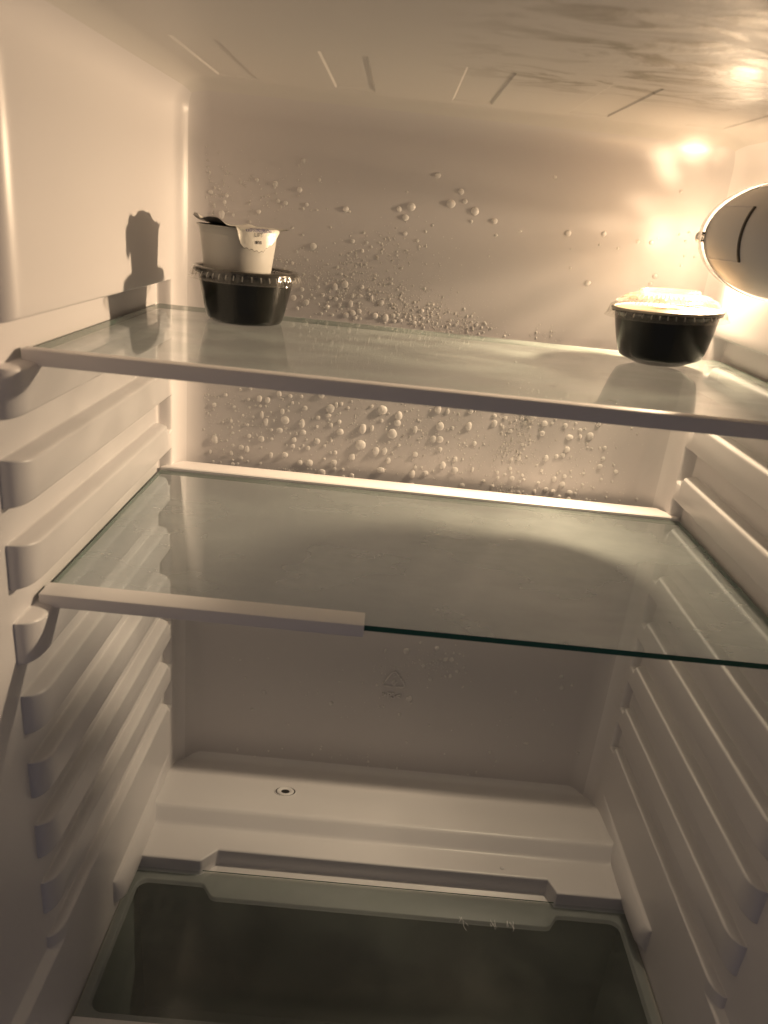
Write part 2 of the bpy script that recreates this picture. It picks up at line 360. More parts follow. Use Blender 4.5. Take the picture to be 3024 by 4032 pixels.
for g_ in grp[1:]: subm('ceiling_recess',g_,M['ceiling'],ce)
# cabinet bottom far below, hidden in the dark
V,F=box_prof([(-.5,-.65),(0,-.65),(0,-.64),(-.5,-.64)],-.01,W+.01); struct(link('floor',V,F,M['liner'],smooth=False))

# ------------------------------------------------------------ drip ledge at the foot of the back wall
def yfront(x):
    pts=[(-.02,-.1508),(.0585,-.1508),(.0705,-.1372),(.3600,-.1372),(.3655,-.1508),(W+.02,-.1508)]
    for (a,ya),(b,yb) in zip(pts,pts[1:]):
        if x<=b: return ya+(yb-ya)*(x-a)/(b-a)
prof=[(.004,-.446),(-.001,-.4525),(-.004,-.4553),(-.009,-.4563),(-.02,-.4530),(-.05,-.4440),(-.08,-.4352),(-.096,-.4307),(-.0995,-.4300),(-.1015,-.4306),(-.104,-.4325),(-.1105,-.4392),(-.1125,-.4409),(-.1145,-.4415),(-.118,-.4415)]
xs=[-.008,-.004,-.001,.001,.003,.006,.010,.016,.024]; xs=xs+[.045,.0575,.0590,.0600,.0650,.0695,.0705,.0720]+lin(.09,.34,14)+[.3585,.3598,.3605,.3630,.3650,.3660,.3680,.39]+[W-x for x in xs[::-1]]
def zfil(x,y):  # concave sweep up into the side walls
    r_=.013; d=min(x,W-x)+.001; e=0
    if d<r_: e=r_-math.sqrt(max(r_*r_-(r_-d)**2,0))
    a=ss((y+.148)/.03)
    ce_=max(0,.030-math.hypot(0,0))
    return e*.75*(1-ss((y+.10)/.07))*(.6+.4*a)
V=[];
for x in xs:
    yf=yfront(x)
    P=[]
    # fade the step out towards the ends
    en=ss((min(x,W-x)-.006)/.012)
    for y,z in prof:
        # round the back corners in plan
        d=min(x,W-x); rc=.030
        P.append((y,z+zfil(x,y)))
    P+= [(.5*(-.118+yf+.003),-.4415+zfil(x,-.13)),(yf+.003,-.4415+zfil(x,-.145)),(yf+.0012,-.44165+zfil(x,-.148)),(yf+.0004,-.4421+zfil(x,-.148)),(yf,-.4430+zfil(x,-.148)),(yf,-.4508),(yf-.0002,-.4566),(yf-.0012,-.4574),(-.1585,-.4574),(-.1588,-.4590)]
    V+=[(x,y,z) for y,z in P]; npf=len(P)
dl=struct(link('drip_ledge',V,grid_faces(len(xs),npf,flip=True),M['liner'])); smooth_by_angle(dl,50)
dl['label']='sloping moulded ledge with a drain at the foot of the back wall'
dr=thing('drain_plug','small round drain ring in the ledge under the back wall','drain',(.1180,-.0590,-.4413),(math.radians(-16),0,0))
V,F=lathe([(.0108,-.0006),(.0106,.0004),(.0100,.0008),(.0096,.0005),(.0095,-.0004)],48); link('outer_ring',V,F,M['liner'],dr)
V,F=lathe([(.0084,-.0006),(.0084,.0006),(.0076,.0013),(.0058,.0012),(.0042,.0004),(.0036,-.0004)],48); link('inner_ring',V,F,M['trim'],dr)
V,F=lathe([(.0097,.00022),(.0080,.00022)],40); link('seam',V,F,M['hole'],dr)
V,F=lathe([(.0040,.0003),(.00001,.0003)],24); link('drain_hole',V,F,M['hole'],dr)
dr2=thing('screw_cap','tiny nub near the front edge of the drip ledge','screw cap',(.3205,-.1285,-.4415))
V,F=lathe([(.0021,-.0005),(.0021,.0003),(.0015,.0009),(.00001,.001)],20); link('cap',V,F,M['liner'],dr2)
# ------------------------------------------------------------ shelves
def pane(parent,x0,x1,y0,y1,z,t,m,edge=True):
    V=[(x0,y0,z),(x1,y0,z),(x1,y1,z),(x0,y1,z),(x0,y0,z-t),(x1,y0,z-t),(x1,y1,z-t),(x0,y1,z-t)]
    o=link('glass_pane',V,[(0,1,2,3),(7,6,5,4)],m,parent,smooth=False)
    o.data.materials.append(M['glass_under']); o.data.polygons[1].material_index=1
    if edge:
        e=.0001
        V2=[(x0,y0,z),(x1,y0,z),(x1,y1,z),(x0,y1,z)]; ring=[]
        for (x,y) in ((x0,y0),(x1,y0),(x1,y1),(x0,y1)):
            ring.append([(x,y,z-.0002),(x,y,z-t+.0002)])
        Vv=[p for a in ring for p in a]; Ff=[(2*i,(2*i+2)%8,(2*i+3)%8,2*i+1) for i in range(4)]
        link('glass_edge',Vv,Ff,M['edge'],o,smooth=False)
    return o
xA,xB=-.0078,W+.0078; yF=-.2664; yB=-.0345; T=.004
def trim_prof(y0,wd,zt,hh,drop=0):
    # closed (y,z) outline of a front trim: y0 front face, wd its depth, zt top, hh height
    return [(y0,zt-hh),(y0,zt-.0009),(y0+.0003,zt-.0003),(y0+.0010,zt),(y0+wd,zt+drop),(y0+wd,zt-.0012),(y0+.002,zt-.0012),(y0+.002,zt-hh+.001),(y0+wd*.8,zt-hh+.001),(y0+wd*.8,zt-hh)]
s1=thing('glass_shelf','upper glass shelf holding the cups, with one full-width white front trim','shelf',(0,0,0))
pane(s1,xA,xB,yF+.002,yB,T,T,M['glass1'],True)
V,F=box_prof(trim_prof(yF-.001,.0075,T+.0013,.0080),xA-.0005,xB+.0005); smooth_by_angle(link('front_trim',V,F,M['trim'],s1),40)
z2=-3*P_
s2=thing('glass_shelf','empty lower glass shelf whose white front trim covers only its left half','shelf',(0,0,0))
pane(s2,xA,xB,yF+.002,yB,z2+T,T,M['glass2'],True)
V,F=box_prof(trim_prof(yF-.001,.0150,z2+T+.0013,.0078),xA-.0005,.1765); smooth_by_angle(link('front_trim',V,F,M['trim'],s2,),40)
rp=[(-.0135,z2+.0016),(-.0135,z2+.0062),(-.0141,z2+.0070),(-.0335,z2+.0070),(-.0343,z2+.0062),(-.0343,z2+.0043),(-.0340,z2+.0040),(-.0300,z2+.0040),(-.0290,z2+.0016)]
ex=lambda y:-.0075 if y<-.0305 else -.0075+(y+.0305)/.0205*.0175 if False else (.0004 if y<-.024 else .0004+(y+.024)/.014*.0085)
V=[(ex(y) if y>-.0305 else -.0072,y,z) for y,z in rp]+[(W-(ex(y) if y>-.0305 else -.0072),y,z) for y,z in rp]; n=len(rp)
F=[(i,(i+1)%n,n+(i+1)%n,n+i) for i in range(n)]+[tuple(range(n))[::-1],tuple(range(n,2*n))]
smooth_by_angle(link('rear_trim',V,F,M['trim'],s2),30)
# cover over the crisper
cc=thing('crisper_cover','low glass cover over the dark crisper space at the bottom','crisper cover')
gx0,gx1,gy0,gy1=.0030,.4262,-.2850,-.1494
pane(cc,gx0,gx1,gy0,gy1,ZG,.0032,M['glass3'],False)
V=[(gx0,gy1+.0001,ZG),(gx1,gy1+.0001,ZG),(gx1,gy1+.0001,ZG-.0012),(gx0,gy1+.0001,ZG-.0012)]; link('glass_edge',V,[(0,1,2,3)],M['edge'],cc,smooth=False)
# its plastic frame: outer outline minus an opening with rounded corners and a tongue at the back
def arc_pts(cx,cy,r_,a0,a1,n=8): return [(cx+r_*math.cos(math.radians(a0+(a1-a0)*i/n)),cy+r_*math.sin(math.radians(a0+(a1-a0)*i/n))) for i in range(n+1)]
def opening(o_):  # o_: how far the outline is grown
    r_=.010
    return (arc_pts(.0080+r_-o_*0,-.276+r_,r_+o_,180,270)+arc_pts(W-.0095-r_,-.276+r_,r_+o_,270,360)+arc_pts(W-.0095-r_,-.1600-r_,r_+o_,0,90)
      +[(.3690,-.1600+o_),(.3655,-.1608+o_),(.3580,-.1716+o_),(.3540,-.1730+o_),(.0760,-.1730+o_),(.0720,-.1716+o_),(.0640,-.1608+o_),(.0600,-.1600+o_)]
      +arc_pts(.0080+r_,-.1600-r_,r_+o_,90,180))
zt=ZG-.0036
inner=opening(0); n=len(inner)
def outer_pt(p):
    cx,cy=W/2,-.215
    # push to the outer rectangle
    X0,X1,Y0,Y1=.0005,W-.0005,-.290,-.1475
    d=[(p[0]-X0),(X1-p[0]),(p[1]-Y0),(Y1-p[1])]; i=d.index(min(d))
    return p
ins=opening(-.0012)
ring_o=[]
for (x,y) in inner:
    ex=(x-W/2); ey=(y+.218)
    if abs(y+.276)<.0101 and x<.0206: pass
    ring_o.append((x,y))
# band built from strips: inner rounded lip (falls 8 mm into the opening) + flat top
outr=[]
for (x,y) in inner:
    if y>-.1705-.003 and .0206<x<W-.0206: outr.append((x,-.1475))
    elif y<-.2659 and .0206<x<W-.0206: outr.append((x,-.290))
    else:
        X=.0005 if x<W/2 else W-.0005
        cxn=.0180 if x<W/2 else W-.0195
        if y>-.1705 or y<-.266:
            cy=-.170 if y>-.2 else -.266; yy=-.1475 if y>-.2 else -.290
            dx,dy=x-cxn,y-cy; s_=max(abs(dx)/abs(X-cxn),abs(dy)/abs(yy-cy),1e-6); outr.append((cxn+dx/s_,cy+dy/s_))
        else: outr.append((X,y))
rings=[[(x,y,zt) for x,y in outr],[(x,y,zt) for x,y in opening(.0016)],[(x,y,zt-.0004) for x,y in opening(.0005)],[(x,y,zt-.0016) for x,y in inner],[(x,y,zt-.0028) for x,y in ins]]
V=[p for rg in rings for p in rg]; F=[]
for k in range(len(rings)-1):
    for i in range(n):
        j=(i+1)%n; F.append((k*n+i,k*n+j,(k+1)*n+j,(k+1)*n+i))
smooth_by_angle(link('cover_frame',V,F,M['frame'],cc),50)
V,F=box_prof([(-.300,ZG-.012),(-.300,ZG+.0012),(-.2990,ZG+.0020),(-.2853,ZG+.0020),(-.2843,ZG+.0012),(-.2843,ZG-.0005),(-.286,ZG-.0005),(-.286,ZG-.012)],.0022,W-.003); smooth_by_angle(link('front_trim',V,F,M['trim'],cc),40)
# crisper drawer below
dw=thing('crisper_drawer','dark empty drawer seen through the lowest glass cover','drawer')
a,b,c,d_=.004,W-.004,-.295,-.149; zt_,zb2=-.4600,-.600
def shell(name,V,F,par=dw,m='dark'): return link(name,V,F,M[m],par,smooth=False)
shell('drawer_base',[(a+.01,c,zb2),(b-.01,c,zb2),(b-.01,d_-.02,zb2),(a+.01,d_-.02,zb2)],[(0,1,2,3)])
shell('drawer_back',[(a,d_,zt_),(b,d_,zt_),(b-.01,d_-.02,zb2),(a+.01,d_-.02,zb2)],[(0,1,2,3)])
shell('drawer_side',[(a,c,zt_),(a,d_,zt_),(a+.01,d_-.02,zb2),(a+.01,c,zb2)],[(0,1,2,3)])
shell('drawer_side',[(b,c,zt_),(b,d_,zt_),(b-.01,d_-.02,zb2),(b-.01,c,zb2)],[(0,1,2,3)])
shell('drawer_front',[(a,c,zt_-.0),(b,c,zt_-.0),(b-.01,c+.002,zb2),(a+.01,c+.002,zb2)],[(0,1,2,3)])
# short scratches on the cover glass
random.seed(5)
for i,(x0,y0) in enumerate(((.2815,-.1745),(.3080,-.1750),(.3230,-.1745))):
    V=[];F=[]
    for s_ in range(7 if i else 4):
        x=x0+random.uniform(-.002,.003); y=y0+random.uniform(-.003,.002); a_=random.uniform(-.35,.5); ln=random.uniform(.003,.010)
        px,py=x,y
        for t_ in range(5):
            qx=px+math.sin(a_)*ln/5; qy=py-math.cos(a_)*ln/5; a_+=random.uniform(-.5,.5)
            k=len(V); wv=.00013; V+=[(px-wv,py,ZG+.00012),(px+wv,py,ZG+.00012),(qx+wv,qy,ZG+.00012),(qx-wv,qy,ZG+.00012)]; F.append((k,k+1,k+2,k+3)); px,py=qx,qy
    o=link('glass_scratch',V,F,M['trim'],cc,smooth=False)

# ------------------------------------------------------------ lamp
lamp=thing('fridge_lamp','domed lamp on the right wall with an opaque front cover and clear glowing lens','lamp',(0,0,0))
cx,cy,cz,aa,bb,c_=.432,-.1127,.0945,.0568,.0525,.0364
def dome(ts,phs,sc=1.0,bk=None,ak=None,ck=None,lip=None):
    """t runs from the front (-90) over the tip (0) to the back (+90); ph runs along height"""
    V=[]
    for t in ts:
        for ph in phs:
            T=math.radians(t);PH=math.radians(ph)
            bx=bk if (t>0 and bk) else bb
            A=(ak or aa); Cc=(ck or c_)
            x=cx-A*sc*math.cos(T)*math.cos(PH); y=cy+bx*sc*math.sin(T)*math.cos(PH)**1.0; z=cz+Cc*sc*math.sin(PH)
            V.append((x,y,z))
    return V
phs=lin(-90,90,41)
ts=lin(-92,6,40); Vo=dome(ts,phs); Vi=dome(ts[::-1],phs,.95)
V=Vo+Vi; F=grid_faces(len(ts)*2,len(phs))
sh=link('lamp_cover',V,F,M['shade'],lamp)
# recessed finger grip: raised rectangular frame lines on the cover
def on_dome(t,ph,off=0):
    T=math.radians(t);PH=math.radians(ph); s_=1+off
    return Vector((cx-aa*s_*math.cos(T)*math.cos(PH),cy+bb*s_*math.sin(T)*math.cos(PH),cz+c_*s_*math.sin(PH)))
def strip(pts,wd,h,name,m,par,axis):
    V=[];F=[]
    for p,nrm,side in pts:
        V+=[p-side*wd*.5-nrm*.0005,p-side*wd*.42+nrm*h,p+side*wd*.42+nrm*h,p+side*wd*.5-nrm*.0005]
    for i in range(len(pts)-1):
        for j in range(3): a_=i*4+j; F.append((a_,a_+1,a_+5,a_+4))
    return link(name,V,F,m,par)
def spath(fn,n=14):
    out_=[]
    for i in range(n+1):
        s_=i/n; p=fn(s_); p2=fn(min(1,s_+.02)); p1=fn(max(0,s_-.02)); tn=(p2-p1).normalized()
        nr=Vector(((p.x-cx)/aa**2,(p.y-cy)/bb**2,(p.z-cz)/c_**2)).normalized(); out_.append((p,nr,tn.cross(nr).normalized()))
    return out_
g0,g1,p0,p1=-34,2,-24,29
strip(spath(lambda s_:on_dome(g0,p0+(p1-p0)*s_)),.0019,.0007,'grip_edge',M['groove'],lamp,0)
strip(spath(lambda s_:on_dome(g0+(g1-g0)*s_,p1)),.0007,.0004,'grip_edge',M['trim'],lamp,0)
strip(spath(lambda s_:on_dome(g0+(g1-g0)*s_,p0)),.0006,.0003,'grip_edge',M['trim'],lamp,0)
ts=lin(3,44,16); V=dome(ts,phs,1.045)+dome(ts[::-1],phs,.99); link('lens_rim',V,grid_faces(len(ts)*2,len(phs)),M['lens_rim'],lamp)
ts=lin(5,88,30); V=dome(ts,phs,1.0,bk=.104,ak=.0500,ck=.0335); link('lens',V,grid_faces(len(ts),len(phs)),M['lens'],lamp)
V,F=lathe([(.00001,.0035),(.0018,.0032),(.0030,.0018),(.0034,0),(.0030,-.0018),(.0018,-.0032),(.00001,-.0035)],20)
k_=link('lens_catch',V,F,M['lens_rim'],lamp); pk=on_dome(15,-3,.02); k_.location=pk
# bulb
V,F=lathe([(.00001,.011),(.004,.0103),(.0070,.0078),(.0082,.004),(.0083,0),(.0074,-.004),(.0058,-.008),(.0052,-.011)],28)
bu=link('bulb',V,F,M['lens'],lamp,loc=LP); bu.rotation_euler=(0,math.radians(-90),0); 
V,F=lathe([(.0056,-.010),(.0056,-.0165),(.0048,-.0165)],24); link('bulb_socket',V,F,M['trim'],bu)
m_,nt=mat('hot_filament'); e_=nd(nt,'ShaderNodeEmission'); e_.inputs[0].default_value=(1,.75,.42,1); e_.inputs[1].default_value=60; o_=nd(nt,'ShaderNodeOutputMaterial'); nt.links.new(e_.outputs[0],o_.inputs[0])
V=[];F=[]
for i in range(25):
    t=i/24; yy=(t-.5)*.006
    for j in range(5):
        a_=2*math.pi*j/5; V.append((.0004*math.cos(a_)+.0006*math.sin(t*40),yy,.0004*math.sin(a_)+.0006*math.cos(t*40)))
for i in range(24):
    for j in range(5): F.append((i*5+j,i*5+(j+1)%5,(i+1)*5+(j+1)%5,(i+1)*5+j))
link('filament',V,F,m_,bu)

# ------------------------------------------------------------ cups
def ribbed(amp,n,k0,k1):
    def fn(t,k,rr,z):
        if k0<=k<=k1: rr+=amp*(.5+.5*math.cos(n*t))
        return rr,z
    return fn
GT=T+.0002
c1=thing('sauce_cup','black sauce cup with a flat clear lid, carrying the foil-topped cup','sauce cup',(.0688,-.0835,GT))
bowl=[(.0001,.0012),(.0215,.0012),(.0222,0),(.0245,0),(.0262,.0009),(.0272,.0030),(.0290,.0100),(.0308,.0180),(.0322,.0250),(.0332,.0300),(.0336,.0318),(.0352,.0322),(.0358,.0330),(.0345,.0335),(.0330,.0325),(.0300,.0180),(.0262,.0040),(.0001,.0030)]
V,F=lathe(bowl,120); link('bowl',V,F,M['black'],c1)
V,F=lathe([(.0350+.0021*math.cos(math.radians(a_)),.0347+.0017*math.sin(math.radians(a_))) for a_ in range(0,360,30)],120,close=True); link('rim_bead',V,F,M['black'],c1)
skirt=[(.0396,.0284),(.0392,.0287),(.0383,.0302),(.0378,.0328),(.0374,.0350),(.0366,.0366),(.0350,.0371),(.0336,.0366),(.0330,.0350),(.0322,.0338),(.0306,.0334),(.0292,.0340),(.0001,.0340)]
V,F=lathe(skirt,288,ribbed(-.0007,36,2,3)); link('clear_lid',V,F,M['lid'],c1)
V,F=lathe([(.0397,.0282),(.0399,.0286),(.0395,.0289)],120); link('lid_lip',V,F,M['lid'],c1)
V=[];F=[]
for i in range(72):
    t=2*math.pi*i/72; 
    for rr in (.0296,.0322):
        for s_ in(-.0004,.0004): V.append((rr*math.cos(t)-s_*math.sin(t),rr*math.sin(t)+s_*math.cos(t),.0340 if rr<.03 else .0347))
    F.append((4*i,4*i+1,4*i+3,4*i+2))
link('lid_flutes',V,F,M['trim'],c1,smooth=False)
def flutes(par,n_,r0,z0,r1,z1):
    V=[];F=[]
    for i in range(n_):
        t=2*math.pi*(i+.2*math.sin(i*7))/n_; ct,st_=math.cos(t),math.sin(t); k=len(V); zz=z0+.0006*abs(math.sin(i*3.1))
        for rr,z in ((r0,zz),(r0+.0006,zz+.0004),(r1+.0006,z1),(r1,z1+.0003)):
            for e_ in (-.0004,.0004): V.append((rr*ct-e_*st_,rr*st_+e_*ct,z))
        F+=[(k,k+1,k+3,k+2),(k+2,k+3,k+5,k+4),(k+4,k+5,k+7,k+6)]
    link('lid_flutes',V,F,M['flute'],par)
flutes(c1,44,.0388,.0300,.0378,.0336)
# right cup, tipped on its foot
c2=thing('sauce_cup','black sauce cup with a raised clear lid, standing tilted under the lamp','sauce cup',(.3700,-.0910,GT+.0016),(0,math.radians(-3.5),0))
bowl=[(.0001,.0018),(.0145,.0018),(.0152,0),(.0172,0),(.0190,.0008),(.0270,.0042),(.0283,.0052),(.0296,.0080),(.0312,.0130),(.0328,.0200),(.0340,.0260),(.0350,.0320),(.0356,.0350),(.0376,.0352),(.0376,.0362),(.0350,.0360),(.0325,.0240),(.0270,.0066),(.0001,.0044)]
V,F=lathe(bowl,120); link('bowl',V,F,M['black'],c2)
V,F=lathe([(.0368+.0014*math.cos(math.radians(a_)),.0372+.0012*math.sin(math.radians(a_))) for a_ in range(0,360,30)],120,close=True); link('rim_bead',V,F,M['rim2'],c2)
skirt=[(.0424,.0318),(.0421,.0321),(.0408,.0338),(.0402,.0355),(.0396,.0374),(.0388,.0392),(.0370,.0402),(.0352,.0404),(.0345,.0412),(.0338,.0428),(.0322,.0440),(.0302,.0445),(.0290,.0448)]
V,F=lathe(skirt,288,lambda t,k,rr,z:(rr-(.0008*(.5+.5*math.cos(40*t)) if 2<=k<=3 else 0)-(.0008*(.5+.5*math.cos(72*t)) if 9<=k<=10 else 0),z)); link('clear_lid',V,F,M['lid'],c2)
V,F=lathe([(.0290,.0448),(.0286,.0454),(.0282,.0466),(.0270,.0470),(.0215,.0472),(.0210,.0478),(.0207,.0498),(.0200,.0504),(.0190,.0504),(.0184,.0496),(.0180,.0486),(.0001,.0486)],144); link('lid_crown',V,F,M['crown'],c2)
flutes(c2,44,.0412,.0334,.0403,.0362)
flutes(c2,64,.0350,.0412,.0320,.0444)
for i in range(8):
    t=2*math.pi*(i+.35)/8; V=[];F=[]
    for a_ in range(7):
        for b_ in range(9):
            th=math.pi*b_/8; el=math.pi/2*a_/6
            lx=.0050*math.cos(el)*math.cos(th)*1.0; ly=.0050*math.cos(el)*math.sin(th)*.9; lz=.0030*math.sin(el)
            V.append((.0270+ly,lx,.0436+lz))
    F=grid_faces(7,9)
    V=[(x*math.cos(t)-y*math.sin(t),x*math.sin(t)+y*math.cos(t),z) for x,y,z in V]
    link('lid_lug',V,F,M['crown'],c2)
V,F=lathe([(.0001,.0375),(.0200,.0382),(.0310,.0380),(.0350,.0374)],64,lambda t,k,rr,z:(rr,z+.0006*math.sin(3*t+k))); link('filling',V,F,M['lid_cream'],c2)

# foil-topped cup standing on the left lid
ZB=GT+.0342
c3=thing('creamer_cup','small white cup with a half-peeled printed foil lid, on the black cup','cup',(.0628,-.0845,ZB))
HT=.0288
body=[(.0001,.0008),(.0215,.0008),(.0222,0),(.0230,.0002),(.0235,.0012),(.0249,.0120),(.0260,.0205),(.0264,.0240),(.0265,.0244),(.0268,.0248),(.0271,.0282),(.0281,HT),(.0288,HT+.0002),(.0286,HT+.0008),(.0268,HT+.0008),(.0258,.0250),(.0228,.0030),(.0001,.0020)]
V,F=lathe(body,96); link('cup_body',V,F,M['cup'],c3)
# peeled lid: polar sheet; angle measured from +x, -90 faces the viewer
nA,nR=180,26
def foil_h(t,rho):
    """returns (r,z) on the foil for angle t (deg) and normalised surface radius rho 0..1"""
    R=.0300+.0006*math.sin(5*math.radians(t))+.0004*math.sin(11*math.radians(t)+1)
    # tab at the right, and the flap that hangs in front
    dt=((t-6+180)%360)-180; R+=.0040*math.exp(-(dt/9)**2)
    dl_=((t-172+180)%360)-180; R+=.0028*math.exp(-(dl_/16)**2)
    df=((t+52+180)%360)-180
    flap=1/(1+math.exp((-df-28)/1.5))*max(0,min(1,(42-df)/6)); ln_=1 if df<4 else max(0,(42-df)/38)**.8; R+=.0126*flap*ln_*(1+.03*math.sin(df*2.1)+.02*math.sin(df*5.3))
    s_=rho*R
    # lift of the loose left side
    da=((t-200+180)%360)-180
    lift=.0058*math.exp(-(da/34)**2)
    df2=((t+112+180)%360)-180; lift+=.0034*math.exp(-(df2/16)**2)
    wr=.0009*math.sin(math.radians(t)*9)+.0007*math.sin(math.radians(t)*4+2)+.0005*math.sin(math.radians(t)*17+1)
    z=HT+.0012+(lift+wr*.5)*min(1.05,max(0,s_/.029))**3
    fold=.0288
    if s_>fold and flap>.02:
        ex=(s_-fold); bend=min(1,ex/.0022); 
        # quarter bend then straight down, slightly flared
        if ex<.0030:
            an=ex/.0030*math.radians(82); rr=fold+.0030/math.radians(82)*math.sin(an); zz=z-.0030/math.radians(82)*(1-math.cos(an))
        else:
            an=math.radians(82); rr=fold+.0030/an*math.sin(an)+(ex-.003)*math.cos(an); zz=z-.0030/an*(1-math.cos(an))-(ex-.003)*math.sin(an)
        rr2=s_; k=flap
        return rr*k+min(rr2,.034)*(1-k), zz*k+z*(1-k)
    return s_,z
V=[];
for i in range(nA):
    t=-180+360*i/nA
    for j in range(nR+1):
        rho=(j/nR)**.62 if j else 0.0001
        rr,z=foil_h(t,rho); V.append((rr*math.cos(math.radians(t)),rr*math.sin(math.radians(t)),z))
F=[]
for i in range(nA):
    for j in range(nR):
        a_=i*(nR+1)+j; b_=((i+1)%nA)*(nR+1)+j; F.append((a_,a_+1,b_+1,b_))
fo_=link('foil_lid',V,F,M['foil'],c3)
lin_=link('foil_underside',[(x,y,z-.00035) for x,y,z in V],[f_[::-1] for f_ in F],M['foil_under'],fo_)
# print on the flap (flat print: laid on the foil surface)
def print_on(text,name,m,size,tc,sc,font_scale_x=1.0):
    cu=bpy.data.curves.new('t','FONT'); cu.body=text; cu.size=size; cu.align_x='CENTER'; cu.resolution_u=3
    to=bpy.data.objects.new('t',cu); me=bpy.data.meshes.new_from_object(to)
    Vs=[v.co.copy() for v in me.vertices]; Fs=[tuple(p.vertices) for p in me.polygons]
    bpy.data.objects.remove(to)
    out_=[]
    for v in Vs:
        s_=sc-v.y; t=tc+math.degrees(v.x*font_scale_x/.0298)
        df=((t+52+180)%360)-180; flap=1
        R=.0300+.0128
        z=HT+.0012+.0002
        ex=s_-.0288
        if ex<0: rr,zz=s_,z
        elif ex<.003: an=ex/.0030*math.radians(82); rr=.0288+.0030/math.radians(82)*math.sin(an); zz=z-.0030/math.radians(82)*(1-math.cos(an))
        else: an=math.radians(82); rr=.0288+.0030/an*math.sin(an)+(ex-.003)*math.cos(an); zz=z-.0030/an*(1-math.cos(an))-(ex-.003)*math.sin(an)
        rr+=.00025; out_.append((rr*math.cos(math.radians(t)),rr*math.sin(math.radians(t)),zz+.0001))
    return link(name,out_,Fs,m,fo_,smooth=False)
print_on('LIFT','print',M['ink_black'],.0036,-54,.0352,.95)
print_on('KEEP REFRIGERATED','print',M['ink_blue'],.0026,-52,.0324,.80)
print_on('KEEP REFRIGERATED','print',M['ink_blue'],.0024,-51,.0306,.66)
me_=print_on('\u2588\u2588','print',M['ink_black'],.0028,-54,.0405,.8) if False else None
V=[];F=[]
for i in range(7):
    for j in range(3):
        x=-.0018+.0036*i/6; s_=.0378+.0019*j/2; t=-54+math.degrees(x/.0298); an=math.radians(82); ex=s_-.0288
        rr=.0288+.0030/an*math.sin(an)+(ex-.003)*math.cos(an)+.00022; zz=HT+.0015-.0030/an*(1-math.cos(an))-(ex-.003)*math.sin(an)
        V.append((rr*math.cos(math.radians(t)),rr*math.sin(math.radians(t)),zz))
link('code_box',V,grid_faces(7,3),M['ink_black'],fo_,smooth=False)
print_on('202','print',M['foil'],.0019,-54,.0394,.9)

# ------------------------------------------------------------ recycling mark moulded in the back wall
rm=thing('recycling_mark','raised recycling triangle with a 6 and PS letters on the back wall','moulded mark',(.2130,-.0002,-.3430))
def bar(p,q_,wd,h=.0013):
    p=Vector((p[0],0,p[1]));q_=Vector((q_[0],0,q_[1])); d=(q_-p).normalized(); s_=Vector((d.z,0,-d.x))*wd*.5; n_=Vector((0,-h,0))
    return [p-s_,p+s_,q_+s_,q_-s_,p-s_*.6+n_,p+s_*.6+n_,q_+s_*.6+n_,q_-s_*.6+n_],[(4,5,6,7),(0,1,5,4),(1,2,6,5),(2,3,7,6),(3,0,4,7)]
def poly(name,pts,wd):
    V=[];F=[]
    for p,q_ in zip(pts,pts[1:]):
        v,f_=bar(p,q_,wd); k=len(V); V+=v; F+=[tuple(i+k for i in ff) for ff in f_]
    return link(name,V,F,M['liner'],rm,smooth=False)
s_=.0105
poly('arrow',[(-.0085,-.0015),(-.0035,.0075),(-.0012,.0098),(.0012,.0098),(.0042,.0060)],.0018); poly('arrow',[(.0060,.0040),(.0105,-.0035),(.0106,-.0058),(.0085,-.0072),(.0030,-.0072)],.0018); poly('arrow',[(-.0005,-.0072),(-.0085,-.0072),(-.0107,-.0055),(-.0100,-.0030)],.0018)
def raised(text,size,x,z):
    cu=bpy.data.curves.new('t','FONT'); cu.body=text; cu.size=size; cu.align_x='CENTER'; cu.extrude=.0009; cu.bevel_depth=.00018; cu.offset=.0001; cu.resolution_u=3
    to=bpy.data.objects.new('t',cu); me=bpy.data.meshes.new_from_object(to); Vs=[(v.co.x+x,-v.co.z-.0004,v.co.y+z) for v in me.vertices]; Fs=[tuple(p.vertices) for p in me.polygons]
    bpy.data.objects.remove(to); return link('lettering',Vs,Fs,M['liner'],rm,smooth=False)
raised('6',.0085,0,-.0048); raised('>PS<',.0090,-.001,-.0205)

